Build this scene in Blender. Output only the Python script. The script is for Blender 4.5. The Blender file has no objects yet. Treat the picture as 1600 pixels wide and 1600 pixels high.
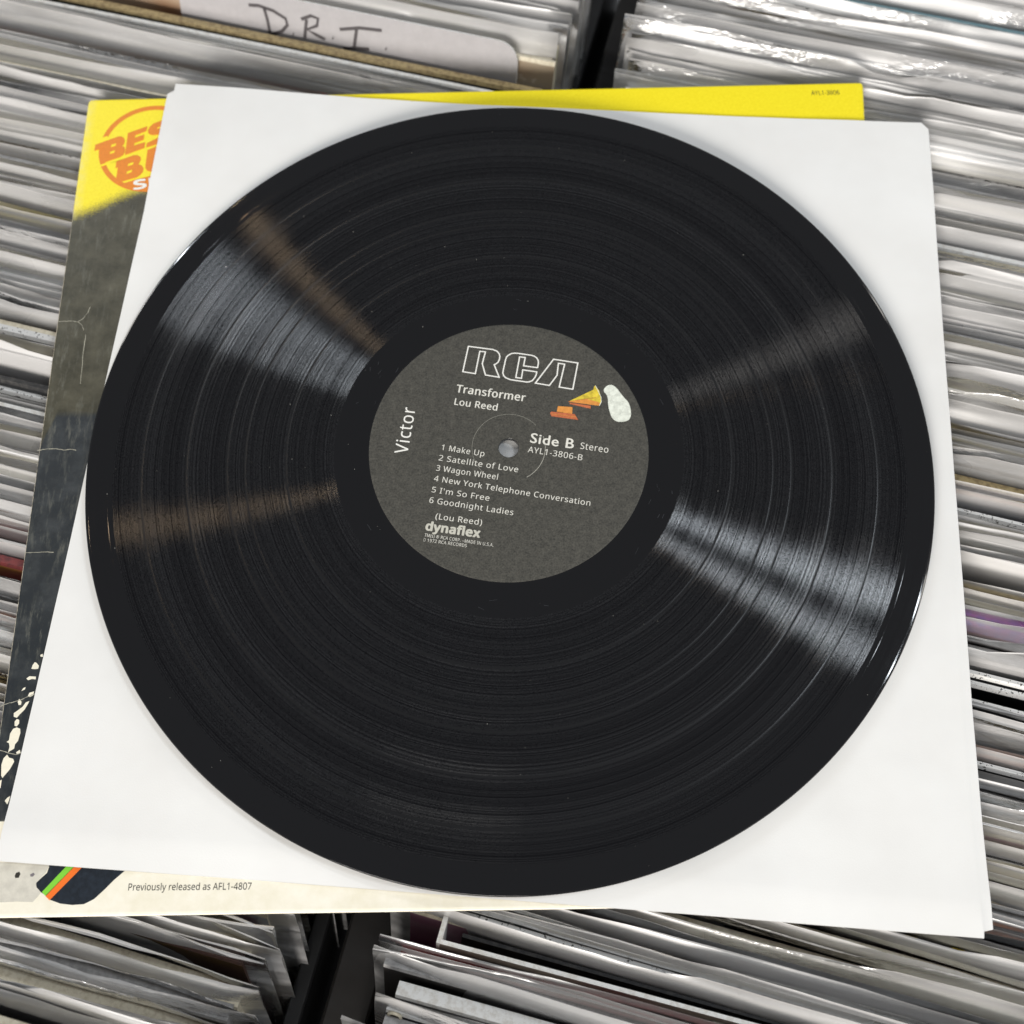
import bpy, math, random, os
from mathutils import Vector, Euler, Matrix, noise as mnoise
S = 0.001   # everything below is measured in millimetres
# measured data, millimetres in the plane of the record / sleeve / cover
CAM_LOC = [0.62, -147.679, 342.404]
CAM_ROT = [[0.9996889, 0.0249434, 0.0], [-0.0234711, 0.9406814, -0.3384783], [-0.0084428, 0.338373, 0.9409742]]
FOCAL = 36.5813
LABEL_TEXT = [['Transformer', [-18.72, 22.52], [6.27, 18.03], 3.06, 'bold'], ['Lou Reed', [-19.4, 17.46], [-3.97, 14.63], 2.63, 'medium'], ['Victor', [-36.2, -1.63], [-33.42, 16.4], 4.75, 'regular'], ['1 Make Up', [-24.13, -0.25], [-8.87, -3.22], 2.16, 'regular'], ['2 Satellite of Love', [-25.13, -4.25], [3.03, -9.62], 2.14, 'regular'], ['3 Wagon Wheel', [-26.05, -8.14], [-4.26, -12.24], 2.13, 'regular'], ['4 New York Telephone Conversation', [-26.82, -12.09], [27.97, -22.97], 2.11, 'regular'], ["5 I'm So Free", [-27.59, -16.31], [-7.35, -20.16], 2.1, 'regular'], ['6 Goodnight Ladies', [-28.42, -20.27], [0.94, -25.75], 2.12, 'regular'], ['(Lou Reed)', [-26.24, -26.36], [-10.07, -29.15], 2.1, 'regular'], ['Side B', [7.69, 1.76], [23.04, -1.07], 3.74, 'bold'], ['Stereo', [25.47, -1.13], [35.37, -3.03], 2.49, 'regular'], ['AYL1-3806-B', [6.72, -1.94], [25.97, -5.71], 2.24, 'regular'], ['dynaflex', [-29.57, -30.33], [-10.97, -33.6], 3.07, 'fat'], ['TM(s) ® RCA CORP. –MADE IN U.S.A.', [-30.04, -32.73], [-6.17, -37.08], 1.16, 'regular'], ['Ⓟ 1972 RCA RECORDS', [-30.31, -34.48], [-15.37, -37.05], 1.16, 'regular']]
LOGO = [[[-14.02, 41.21], [-4.99, 39.62], [-3.37, 38.84], [-2.6, 37.66], [-2.44, 36.65], [-2.64, 35.33], [-3.16, 34.26], [-3.91, 33.62], [-4.6, 33.3], [-2.84, 28.1], [-7.87, 29.15], [-8.98, 33.86], [-7.73, 38.7], [-9.8, 39.02], [-11.57, 29.81], [-16.17, 30.76]], [[6.92, 35.96], [4.86, 36.28], [3.26, 27.83], [5.3, 27.44], [5.89, 30.9], [11.01, 29.91], [10.74, 28.7], [10.2, 27.57], [9.14, 26.29], [8.1, 25.93], [7.22, 25.86], [1.24, 27.0], [-0.5, 27.87], [-1.21, 28.7], [-1.48, 29.86], [-1.25, 31.17], [-0.34, 35.27], [-0.02, 36.25], [0.59, 37.0], [1.93, 37.76], [2.97, 37.87], [4.16, 37.8], [9.16, 36.83], [10.33, 36.4], [11.13, 35.71], [11.69, 34.6], [11.71, 33.44], [11.36, 31.64], [6.23, 32.54]], [[17.37, 34.94], [26.24, 33.14], [23.92, 22.47], [18.99, 23.51], [21.36, 32.78], [19.08, 33.24], [18.39, 28.32], [15.45, 24.26], [10.34, 25.35]]]
PICTURE = {'base': [[15.29, 13.23], [15.77, 13.72], [24.18, 12.47], [25.35, 10.15], [15.71, 11.94]], 'box': [[18.24, 15.83], [23.49, 15.3], [23.26, 12.62], [17.74, 13.67]], 'horn': [[22.07, 17.52], [27.31, 20.08], [31.37, 22.04], [31.79, 23.45], [32.27, 23.7], [33.46, 21.72], [34.02, 19.12], [34.03, 17.06], [33.25, 15.54], [32.05, 17.11], [27.19, 17.51]], 'rod': [[22.52, 17.12], [30.12, 15.63], [30.07, 14.48], [29.15, 14.76], [22.5, 16.61]], 'patch': [[34.62, 21.69], [37.09, 24.21], [39.5, 23.37], [41.94, 19.16], [44.32, 16.26], [44.7, 11.15], [42.95, 8.91], [37.88, 9.05], [36.35, 14.95], [36.61, 19.56]]}
SLEEVE = {'top': [[-138.09, 165.4], [-135.56, 166.98], [-135.21, 170.62], [-128.34, 169.91], [-96.09, 166.09], [-58.7, 161.46], [-8.38, 156.3], [57.28, 150.53], [122.4, 145.29], [171.56, 141.54], [173.92, 138.27]], 'right': [[173.92, 138.27], [171.06, 107.55], [164.12, 39.01], [155.39, -50.49], [151.31, -94.45], [148.1, -132.98], [146.35, -158.64], [145.85, -163.61]], 'bottom': [[-165.23, -136.2], [-144.05, -138.24], [-82.87, -143.89], [-38.45, -148.15], [7.56, -152.61], [57.1, -157.49], [96.34, -161.54], [142.65, -166.09], [143.06, -164.09], [145.85, -163.61]], 'left': [[-138.09, 165.4], [-142.41, 108.09], [-148.64, 45.09], [-153.82, -9.53], [-157.9, -53.82], [-160.75, -85.63], [-164.85, -127.46], [-165.23, -136.2]]}
JACKET = [[-171.53, 164.95], [151.29, 163.88], [119.44, -155.71], [-171.43, -153.14]]
JACKET_TXT = [['Previously released as AFL1-4807', [-123.4, -146.07], [-84.51, -146.7], 2.05], ['AYL1-3806', [128.93, 157.7], [140.59, 157.67], 2.22]]
RING = [-142.91, 139.34, 21.33]
BADGE = {'b1': [[-165.98, 141.57], [-156.96, 145.49], [-155.64, 145.41], [-154.65, 144.7], [-154.05, 143.28], [-154.21, 141.69], [-154.89, 140.71], [-153.95, 140.09], [-153.5, 138.88], [-153.56, 137.3], [-154.18, 136.05], [-155.23, 135.18], [-162.56, 132.25], [-162.6, 139.95], [-166.03, 138.55]], 'e': [[-153.18, 147.06], [-145.5, 150.25], [-145.7, 147.84], [-149.95, 145.96], [-150.14, 144.56], [-146.36, 146.17], [-146.43, 143.53], [-150.04, 141.88], [-150.18, 140.69], [-145.66, 142.31], [-145.71, 139.44], [-153.31, 136.11]], 's': [[-139.59, 153.11], [-143.09, 151.59], [-144.42, 150.02], [-145.08, 148.22], [-144.78, 146.8], [-144.05, 146.06], [-142.54, 145.73], [-140.59, 145.99], [-138.39, 147.01], [-136.79, 147.57], [-137.01, 149.99], [-138.93, 149.45], [-141.35, 148.83], [-141.41, 149.52], [-139.03, 150.46], [-137.1, 151.01], [-137.33, 153.65]], 's2': [[-144.86, 141.8], [-140.45, 144.47], [-136.98, 145.96], [-136.66, 142.35], [-141.44, 140.9], [-145.01, 139.62]], 'b2': [[-156.48, 133.05], [-149.77, 135.92], [-148.14, 135.87], [-146.92, 135.04], [-146.56, 133.73], [-146.98, 132.37], [-147.44, 131.4], [-146.02, 130.85], [-145.07, 129.37], [-145.22, 127.62], [-146.06, 126.28], [-147.4, 125.04], [-155.68, 122.42], [-155.61, 130.08], [-156.45, 129.72]], 'u': [[-144.31, 138.41], [-138.97, 140.75], [-138.95, 129.78], [-140.27, 128.25], [-141.83, 127.64], [-143.49, 128.15], [-144.34, 129.55], [-144.43, 131.12]], 'seg': [[-154.31, 121.61], [-148.24, 123.83], [-140.07, 126.1], [-139.94, 117.8], [-143.81, 118.03], [-147.74, 118.8], [-151.09, 120.05]]}
BADGE_HOLES = [[[-159.31, 141.37], [-157.52, 142.03], [-157.63, 140.92], [-159.42, 140.17]], [[-159.43, 137.87], [-157.61, 138.53], [-157.76, 137.51], [-159.54, 136.77]], [[-151.46, 131.72], [-149.37, 132.52], [-149.58, 131.35], [-151.68, 130.63]], [[-151.63, 127.89], [-149.55, 128.84], [-149.76, 127.68], [-151.77, 126.77]]]
CUTS = [[[-164.49, 142.32], [-160.12, 144.26], [-161.61, 145.91], [-165.05, 144.41]], [[-162.82, 131.59], [-154.88, 134.89], [-154.44, 133.77], [-162.31, 130.87]], [[-159.45, 131.96], [-154.78, 133.98], [-154.88, 125.58], [-156.02, 126.58]]]
SERIES = [[-147.78, 119.18], [-115.7, 124.4]]
BLOBS = [[[-161.05, -69.86], [-160.29, -69.46], [-159.95, -70.5], [-160.77, -70.48]], [[-162.57, -72.29], [-161.93, -72.52], [-160.98, -73.57], [-161.13, -74.59], [-162.25, -74.68], [-163.41, -74.53], [-163.17, -73.31]], [[-164.67, -77.85], [-163.76, -77.06], [-161.51, -77.24], [-161.47, -78.17], [-162.83, -78.02], [-163.99, -78.4]], [[-165.81, -82.0], [-165.26, -81.0], [-164.57, -80.74], [-164.67, -81.5]], [[-163.39, -83.79], [-163.01, -82.67], [-161.46, -82.23], [-161.68, -83.59], [-162.7, -84.09]], [[-166.53, -85.6], [-166.18, -84.61], [-165.23, -85.64], [-165.3, -86.64], [-166.09, -86.7]], [[-162.65, -85.42], [-163.79, -85.87], [-164.61, -87.25], [-166.06, -88.42], [-167.33, -89.38], [-167.16, -90.58], [-166.11, -90.92], [-165.26, -89.83], [-163.87, -88.27], [-162.93, -86.29]], [[-166.66, -92.18], [-166.06, -91.32], [-165.22, -91.62], [-165.06, -92.81], [-165.72, -93.78], [-166.47, -93.57]], [[-165.68, -94.1], [-164.49, -94.6], [-164.22, -95.98], [-164.67, -98.52], [-165.51, -99.67], [-165.59, -101.04], [-167.17, -101.97], [-167.48, -102.54], [-167.19, -100.41], [-167.55, -99.23], [-168.4, -98.82], [-167.69, -98.25], [-167.59, -96.1], [-166.81, -94.54]], [[-167.63, -102.93], [-166.89, -103.91], [-165.45, -104.34], [-165.0, -105.31], [-166.15, -107.79], [-168.14, -110.42], [-168.64, -109.64], [-169.06, -106.18], [-168.65, -104.07]], [[-164.76, -102.22], [-163.67, -101.47], [-163.26, -102.45], [-164.48, -102.81]], [[-168.26, -110.99], [-168.29, -113.46], [-170.46, -116.06], [-171.01, -112.26]], [[-164.78, -116.2], [-165.68, -116.74], [-166.33, -117.67], [-165.39, -118.82], [-164.96, -117.7]]]
FIG = {'body': [[-149.54, -136.69], [-149.31, -138.47], [-149.73, -140.23], [-151.64, -141.94], [-152.81, -143.17], [-152.48, -144.43], [-150.85, -145.96], [-149.13, -146.99], [-147.64, -148.27], [-144.33, -149.44], [-140.57, -149.92], [-136.89, -149.76], [-133.88, -148.34], [-131.0, -145.68], [-128.13, -142.75], [-124.95, -140.05], [-122.29, -137.34]], 'green': [[-143.83, -138.35], [-141.4, -138.5], [-149.39, -146.99], [-150.6, -145.87]], 'orange': [[-141.29, -138.56], [-138.71, -138.72], [-147.9, -148.36], [-149.27, -147.14]], 'grey': [[-175.97, -136.07], [-149.55, -137.45], [-149.42, -138.47], [-150.26, -140.21], [-151.91, -141.94], [-152.81, -143.17], [-152.5, -144.28], [-150.85, -145.96], [-151.75, -147.18], [-153.13, -148.79], [-158.19, -148.52], [-163.46, -148.64], [-174.11, -148.15]], 'dot1': [[-159.63, -139.99], [-158.61, -139.61], [-158.15, -140.28], [-158.52, -141.43], [-159.58, -141.5], [-159.88, -140.89]], 'dot2': [[-155.02, -140.5], [-154.02, -140.02], [-153.53, -140.54], [-154.13, -141.23], [-154.94, -141.11]]}
CREASE = [[[-171.2, 59.37], [-168.78, 59.58], [-165.85, 59.63], [-163.35, 59.14], [-161.54, 60.49], [-160.11, 62.96], [-159.42, 65.47]], [[-163.35, 59.14], [-161.71, 57.71], [-160.72, 55.46]], [[-159.79, 53.78], [-159.79, 47.47], [-159.57, 39.34], [-159.27, 32.64]], [[-172.04, 5.98], [-169.29, 6.42], [-165.81, 6.58], [-162.23, 5.97], [-159.44, 6.15], [-157.74, 5.6]], [[-171.41, -33.2], [-168.73, -33.03], [-165.35, -33.0], [-161.04, -33.23]], [[-172.27, -87.05], [-170.24, -86.25], [-166.52, -85.27], [-163.25, -84.06], [-161.02, -83.05]], [[-170.22, -101.4], [-167.56, -102.3], [-164.72, -102.99], [-162.69, -102.42]]]
YB = [[-171.69, 108.39], [-162.18, 109.92], [-156.2, 113.69], [-149.02, 118.68], [-142.29, 120.94]]
NB = [[-170.63, 9.51], [-166.81, 20.23], [-152.15, 20.34]]
CREAMY = [[-165.3, -124.23], [-166.96, -124.19]]
ANCH_L = [[186.8, 'card'], [176.0, 'tanedge'], [156.4, 'red'], [135.0, 'creamedge'], [110.5, 'yelgrey'], [59.9, 'yellowedge'], [9.5, 'whiteblack'], [-7.3, 'black1'], [-13.0, 'black2'], [-16.0, 'black3'], [-20.7, 'whitewide'], [-61.0, 'orange'], [-69.0, 'red2'], [-73.5, 'blacks'], [-79.4, 'red3'], [-86.1, 'blacks2'], [-98.3, 'tan2'], [-182.9, 'brownface'], [-193.0, 'charcoal'], [-200.8, 'cream'], [-213.5, 'greyd']]
ANCH_R = [[254.0, 'teal'], [243.4, 'darkgap'], [222.1, 'whitel'], [211.1, 'whitel'], [195.6, 'creamband'], [189.4, 'whitecream'], [177.4, 'creamband'], [169.2, 'blacks'], [162.9, 'dark'], [150.6, 'pinkish'], [139.1, 'whitewide'], [130.2, 'whitel'], [52.4, 'yellowthin'], [50.3, 'yellowthin'], [33.3, 'bluepurple'], [26.5, 'blackwhite'], [20.4, 'creamband'], [15.5, 'orangel'], [-2.9, 'rose'], [-12.8, 'magenta'], [-21.9, 'charcoal'], [-30.9, 'blackwhite'], [-36.4, 'blackwhite'], [-40.6, 'blackwhite'], [-45.8, 'bluewhite'], [-57.9, 'tan2'], [-61.5, 'blackwhite'], [-64.4, 'blacks'], [-69.6, 'redbrown'], [-75.2, 'whitel'], [-92.3, 'blacks'], [-95.3, 'yellowthin'], [-106.9, 'purple'], [-111.6, 'orangel'], [-119.0, 'gold'], [-129.2, 'creamband'], [-146.1, 'whitel'], [-155.4, 'openwhite'], [-159.6, 'redback'], [-168.0, 'charcoal'], [-183.3, 'whitel']]
HAND = [[[-158.3, -6.21], [-153.52, -5.62], [-146.92, -6.58], [-141.29, -8.99], [-140.71, -11.77], [-143.56, -15.07], [-148.94, -17.75]], [[-151.06, -6.1], [-149.96, -11.46], [-149.41, -17.35]], [[-138.48, -15.22], [-138.0, -15.45]], [[-131.45, -7.43], [-132.98, -16.26]], [[-133.99, -7.91], [-129.3, -5.43], [-126.02, -6.07], [-126.75, -9.39], [-131.46, -11.91], [-127.38, -13.54], [-123.26, -14.84]], [[-119.81, -13.35], [-119.32, -13.58]], [[-116.23, -8.95], [-107.02, -6.52], [-96.81, -5.65]], [[-108.38, -7.42], [-109.88, -16.12]], [[-114.98, -17.29], [-109.88, -16.12], [-102.82, -15.21]], [[-95.29, -13.38], [-94.79, -13.61]]]
CARD_V = 186.8
BINO = (-8.5, 0.0)
ANISO_ROT = 0.0
# ---------------------------------------------------------------- camera
scene=bpy.context.scene
cam_d=bpy.data.cameras.new('camera'); cam=bpy.data.objects.new('camera',cam_d); scene.collection.objects.link(cam)
mw=Matrix([CAM_ROT[i]+[CAM_LOC[i]*S] for i in range(3)]+[[0,0,0,1]]); cam.matrix_world=mw
cam_d.sensor_width=36; cam_d.sensor_fit='HORIZONTAL'; cam_d.lens=FOCAL; cam_d.clip_start=.01; cam_d.clip_end=20
cam_d.dof.use_dof=True; cam_d.dof.focus_distance=.352; cam_d.dof.aperture_fstop=10
scene.camera=cam
# ---------------------------------------------------------------- light: a shop ceiling with fluorescent panels and a few warm spots, plus added fill panels
w=bpy.data.worlds.new('World'); scene.world=w; w.use_nodes=True
bg=w.node_tree.nodes['Background']; bg.inputs[0].default_value=(.93,.96,1.0,1); bg.inputs[1].default_value=.20
def lamp(name,lx,ly,dist,sx,sy,power,col,ang=0,shape='RECTANGLE'):
    """ceiling or added fill lamp in the direction (lx,ly) seen from the record"""
    lz=math.sqrt(max(.05,1-lx*lx-ly*ly)); L=bpy.data.lights.new(name,'AREA'); L.shape=shape; L.size=sx; L.size_y=sy; L.energy=power*1.75; L.color=col
    o=bpy.data.objects.new(name,L); scene.collection.objects.link(o); p=Vector((lx,ly,lz))*dist; o.location=p
    z=p.normalized(); a=math.radians(ang); x=Vector((math.cos(a),math.sin(a),0)); x=(x-z*x.dot(z)).normalized(); y=z.cross(x)
    o.rotation_euler=Matrix((x,y,z)).transposed().to_euler(); return o
COOL=(.86,.93,1.0); WARM=(1.0,.72,.45); NEUT=(1.0,.955,.895)
lamp('ceiling_tube',.55,.125,2.5,.6,.07,3.6,COOL,-26)
lamp('ceiling_tube',.505,.05,2.5,.6,.05,2.5,COOL,-35)
lamp('warm_spot',-.30,.63,2.6,.04,.04,.45,WARM,0,'ELLIPSE')
lamp('ceiling_tube',-.50,.62,2.6,.9,.05,4.5,COOL,155)
lamp('warm_spot',-.50,.275,2.6,.07,.07,.45,WARM,0,'ELLIPSE')
lamp('ceiling_or_fill_panel',.50,.53,3.0,.5,.10,.7,NEUT,20)
lamp('ceiling_or_fill_panel',-.70,.66,3.2,.8,.4,3,NEUT,150)  # broad fill added at upper left, not a ceiling fixture
lamp('ceiling_or_fill_panel',.90,-.02,3.2,1.2,.2,3,NEUT,-26)  # added side fill, aimed along the lower right streak
lamp('ceiling_or_fill_panel',-.25,-.875,3.0,1.7,1.0,50,NEUT,0,'ELLIPSE')  # large low fill added on the camera side to brighten the cover faces
vs_=scene.view_settings; vs_.view_transform='Standard'; vs_.look='None'; vs_.gamma=1; vs_.use_curve_mapping=False; vs_.exposure=.42
scene.render.engine='CYCLES'; cy_=scene.cycles; cy_.max_bounces=8; cy_.transparent_max_bounces=24; cy_.diffuse_bounces=3; cy_.glossy_bounces=3; cy_.use_denoising=True
try: cy_.denoiser='OPENIMAGEDENOISE'
except Exception: pass
cy_.sample_clamp_indirect=4; cy_.caustics_reflective=False; cy_.caustics_refractive=False
# ---------------------------------------------------------------- helpers
def lin(c):
    r=[]
    for v in c:
        v=v/255.0
        r.append(v/12.92 if v<=.04045 else ((v+.055)/1.055)**2.4)
    return tuple(r)+(1.0,)
def nmat(name):
    m=bpy.data.materials.new(name); m.use_nodes=True
    nt=m.node_tree
    for n in list(nt.nodes): nt.nodes.remove(n)
    o=nt.nodes.new('ShaderNodeOutputMaterial')
    return m,nt,o
def N(nt,t,**k):
    n=nt.nodes.new(t)
    for a,b in k.items():
        if a.startswith('i_'): n.inputs[a[2:].replace('_',' ')].default_value=b
        else: setattr(n,a,b)
    return n
def Lk(nt,a,b): nt.links.new(a,b)
def mth(nt,op,a,b=None,c=None,clamp=False):
    n=nt.nodes.new('ShaderNodeMath'); n.operation=op; n.use_clamp=clamp
    for i,x in enumerate((a,b,c)):
        if x is None: continue
        if isinstance(x,(int,float)): n.inputs[i].default_value=x
        else: nt.links.new(x,n.inputs[i])
    return n.outputs[0]
def mixc(nt,f,a,b):
    n=nt.nodes.new('ShaderNodeMix'); n.data_type='RGBA'
    if isinstance(f,(int,float)): n.inputs[0].default_value=f
    else: nt.links.new(f,n.inputs[0])
    for i,x in ((6,a),(7,b)):
        if isinstance(x,tuple): n.inputs[i].default_value=x
        else: nt.links.new(x,n.inputs[i])
    return n.outputs[2]
def noise(nt,vec,scale,detail=3,rough=.5,mapscale=None):
    if mapscale:
        mp=nt.nodes.new('ShaderNodeMapping'); mp.inputs['Scale'].default_value=mapscale
        nt.links.new(vec,mp.inputs[0]); vec=mp.outputs[0]
    n=nt.nodes.new('ShaderNodeTexNoise'); n.inputs['Scale'].default_value=scale
    n.inputs['Detail'].default_value=detail; n.inputs['Roughness'].default_value=rough
    nt.links.new(vec,n.inputs['Vector']); return n.outputs['Fac']
def ramp(nt,f,lo,hi,a=0.0,b=1.0):
    n=nt.nodes.new('ShaderNodeMapRange'); n.inputs[1].default_value=lo; n.inputs[2].default_value=hi
    n.inputs[3].default_value=a; n.inputs[4].default_value=b; n.clamp=True
    nt.links.new(f,n.inputs[0]); return n.outputs[0]
def bump(nt,h,strength,dist=.001):
    n=nt.nodes.new('ShaderNodeBump'); n.inputs['Strength'].default_value=strength; n.inputs['Distance'].default_value=dist
    nt.links.new(h,n.inputs['Height']); return n.outputs[0]
def simple(name,rgb,rough=.5,spec=.4,grain=0.0,gscale=900):
    m,nt,o=nmat(name); b=N(nt,'ShaderNodeBsdfPrincipled'); Lk(nt,b.outputs[0],o.inputs[0])
    b.inputs['Roughness'].default_value=rough; b.inputs['Specular IOR Level'].default_value=spec
    c=lin(rgb)
    if grain>0:
        g=N(nt,'ShaderNodeNewGeometry').outputs['Position']
        f=noise(nt,g,gscale,4,.7)
        Lk(nt,mixc(nt,ramp(nt,f,.35,.65),tuple(x*(1-grain) for x in c[:3])+(1,),tuple(min(1,x*(1+grain)) for x in c[:3])+(1,)),b.inputs['Base Color'])
    else: b.inputs['Base Color'].default_value=c
    return m
def link(o,parent=None):
    bpy.context.scene.collection.objects.link(o)
    if parent is not None: o.parent=parent
    return o
def empty(name,loc=(0,0,0),rot=(0,0,0)):
    o=bpy.data.objects.new(name,None); o.empty_display_size=.02
    o.location=[x*S for x in loc]; o.rotation_euler=rot
    return link(o)
def tag(o,label,cat,group=None):
    o['label']=label; o['category']=cat
    if group: o['group']=group
def mesh(name,verts,faces,mats,parent=None,fm=None,smooth=False):
    me=bpy.data.meshes.new(name)
    me.from_pydata([(v[0]*S,v[1]*S,v[2]*S) for v in verts],[],faces)
    for m in (mats if isinstance(mats,(list,tuple)) else [mats]): me.materials.append(m)
    if fm: me.polygons.foreach_set('material_index',fm)
    if smooth: me.polygons.foreach_set('use_smooth',[True]*len(faces))
    me.update()
    return link(bpy.data.objects.new(name,me),parent)
def slab(name,poly,z0,z1,mat,parent=None):
    n=len(poly)
    v=[(x,y,z1) for x,y in poly]+[(x,y,z0) for x,y in poly]
    a=sum(poly[i][0]*poly[(i+1)%n][1]-poly[(i+1)%n][0]*poly[i][1] for i in range(n))
    idx=list(range(n)) if a>0 else list(range(n))[::-1]
    f=[idx,[i+n for i in idx[::-1]]]+[[idx[(k+1)%n],idx[k],idx[k]+n,idx[(k+1)%n]+n] for k in range(n)]
    return mesh(name,v,f,mat,parent)
def ribbon(name,pts,w,z,mat,parent=None,closed=False,rnd=None):
    P=[Vector((p[0],p[1])) for p in pts]; n=len(P); vs=[];fs=[]
    for i in range(n):
        a=P[(i-1)%n] if (closed or i>0) else P[i]; b=P[(i+1)%n] if (closed or i<n-1) else P[i]
        if closed or 0<i<n-1:
            d1=(P[i]-a).normalized(); d2=(b-P[i]).normalized()
            n1=Vector((-d1.y,d1.x)); n2=Vector((-d2.y,d2.x)); m=(n1+n2)
            m=m.normalized() if m.length>1e-6 else n1
            k=1/max(.45,m.dot(n1)); off=m*k
        else:
            d=(b-a).normalized(); off=Vector((-d.y,d.x))
        ww=w*(rnd.uniform(.5,1.3) if rnd else 1)/2
        vs+=[(*(P[i]+off*ww),z),(*(P[i]-off*ww),z)]
    for i in range(n if closed else n-1):
        j=(i+1)%n; fs.append([2*i+1,2*j+1,2*j,2*i])
    return mesh(name,vs,fs,mat,parent)
_fonts={}
def font(kind):
    """lettering faces that ship with Blender; the built-in face where they are missing"""
    if kind not in _fonts:
        fn=None
        if kind=='grotesque':
            try:
                pth=os.path.join(bpy.utils.resource_path('LOCAL'),'datafiles','fonts','NotoSansHebrew-Regular.woff2')
                if os.path.exists(pth): fn=bpy.data.fonts.load(pth)
            except Exception: fn=None
        cu=bpy.data.curves.new('measure','FONT'); cu.body='H'; cu.size=1.0
        if fn: cu.font=fn
        o=bpy.data.objects.new('measure',cu); bpy.context.scene.collection.objects.link(o); bpy.context.view_layer.update()
        me=bpy.data.meshes.new_from_object(o.evaluated_get(bpy.context.evaluated_depsgraph_get()))
        cap=max(v.co.y for v in me.vertices); bpy.data.objects.remove(o); bpy.data.meshes.remove(me); bpy.data.curves.remove(cu)
        _fonts[kind]=(fn,cap)
    return _fonts[kind]
def text(name,s,P0,P1,cap,z,mat,parent=None,weight='regular',shear=0.0,space=1.0,face='grotesque'):
    cu=bpy.data.curves.new(name,'FONT'); cu.body=s; cu.size=1.0
    fn,capu=font(face)
    if fn: cu.font=fn
    cu.shear=shear; cu.space_character=space; cu.resolution_u=3
    o=bpy.data.objects.new(name,cu); bpy.context.scene.collection.objects.link(o)
    bpy.context.view_layer.update()
    me=bpy.data.meshes.new_from_object(o.evaluated_get(bpy.context.evaluated_depsgraph_get()))
    bpy.data.objects.remove(o)
    xs=[v.co.x for v in me.vertices]; w0,w1=min(xs),max(xs)
    d=Vector((P1[0]-P0[0],P1[1]-P0[1])); Lw=d.length; ang=math.atan2(d.y,d.x)
    sx=Lw/(w1-w0); sy=cap/capu
    ca,sa=math.cos(ang),math.sin(ang)
    for v in me.vertices:
        x=(v.co.x-w0)*sx; y=v.co.y*sy
        v.co=((P0[0]+x*ca-y*sa)*S,(P0[1]+x*sa+y*ca)*S,z*S)
    # heavier weights: the outline struck again slightly to each side
    st={'regular':.012,'medium':.026,'bold':.036,'fat':.095}[weight]; offs=[(0,0)]
    if weight!='regular': offs=[(-1,0),(1,0),(0,-.5),(0,.5)] if weight!='fat' else [(-1,0),(1,0),(0,-.8),(0,.8),(-.7,-.6),(.7,-.6),(-.7,.6),(.7,.6),(0,0)]
    V=[v.co.copy() for v in me.vertices]; F=[list(p.vertices) for p in me.polygons]; n=len(V); vs=[];fs=[]
    em=sy
    for k,(dx,dy) in enumerate(offs):
        ex,ey=dx*st*em*.5,dy*st*em*.5
        vs+=[(v.x/S+ex*ca-ey*sa,v.y/S+ex*sa+ey*ca,v.z/S+.004*k) for v in V]; fs+=[[i+n*k for i in f] for f in F]
    bpy.data.meshes.remove(me)
    return mesh(name,vs,fs,mat,parent)
def nz(x,y=0,z=0): return mnoise.noise(Vector((x,y,z)))

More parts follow.
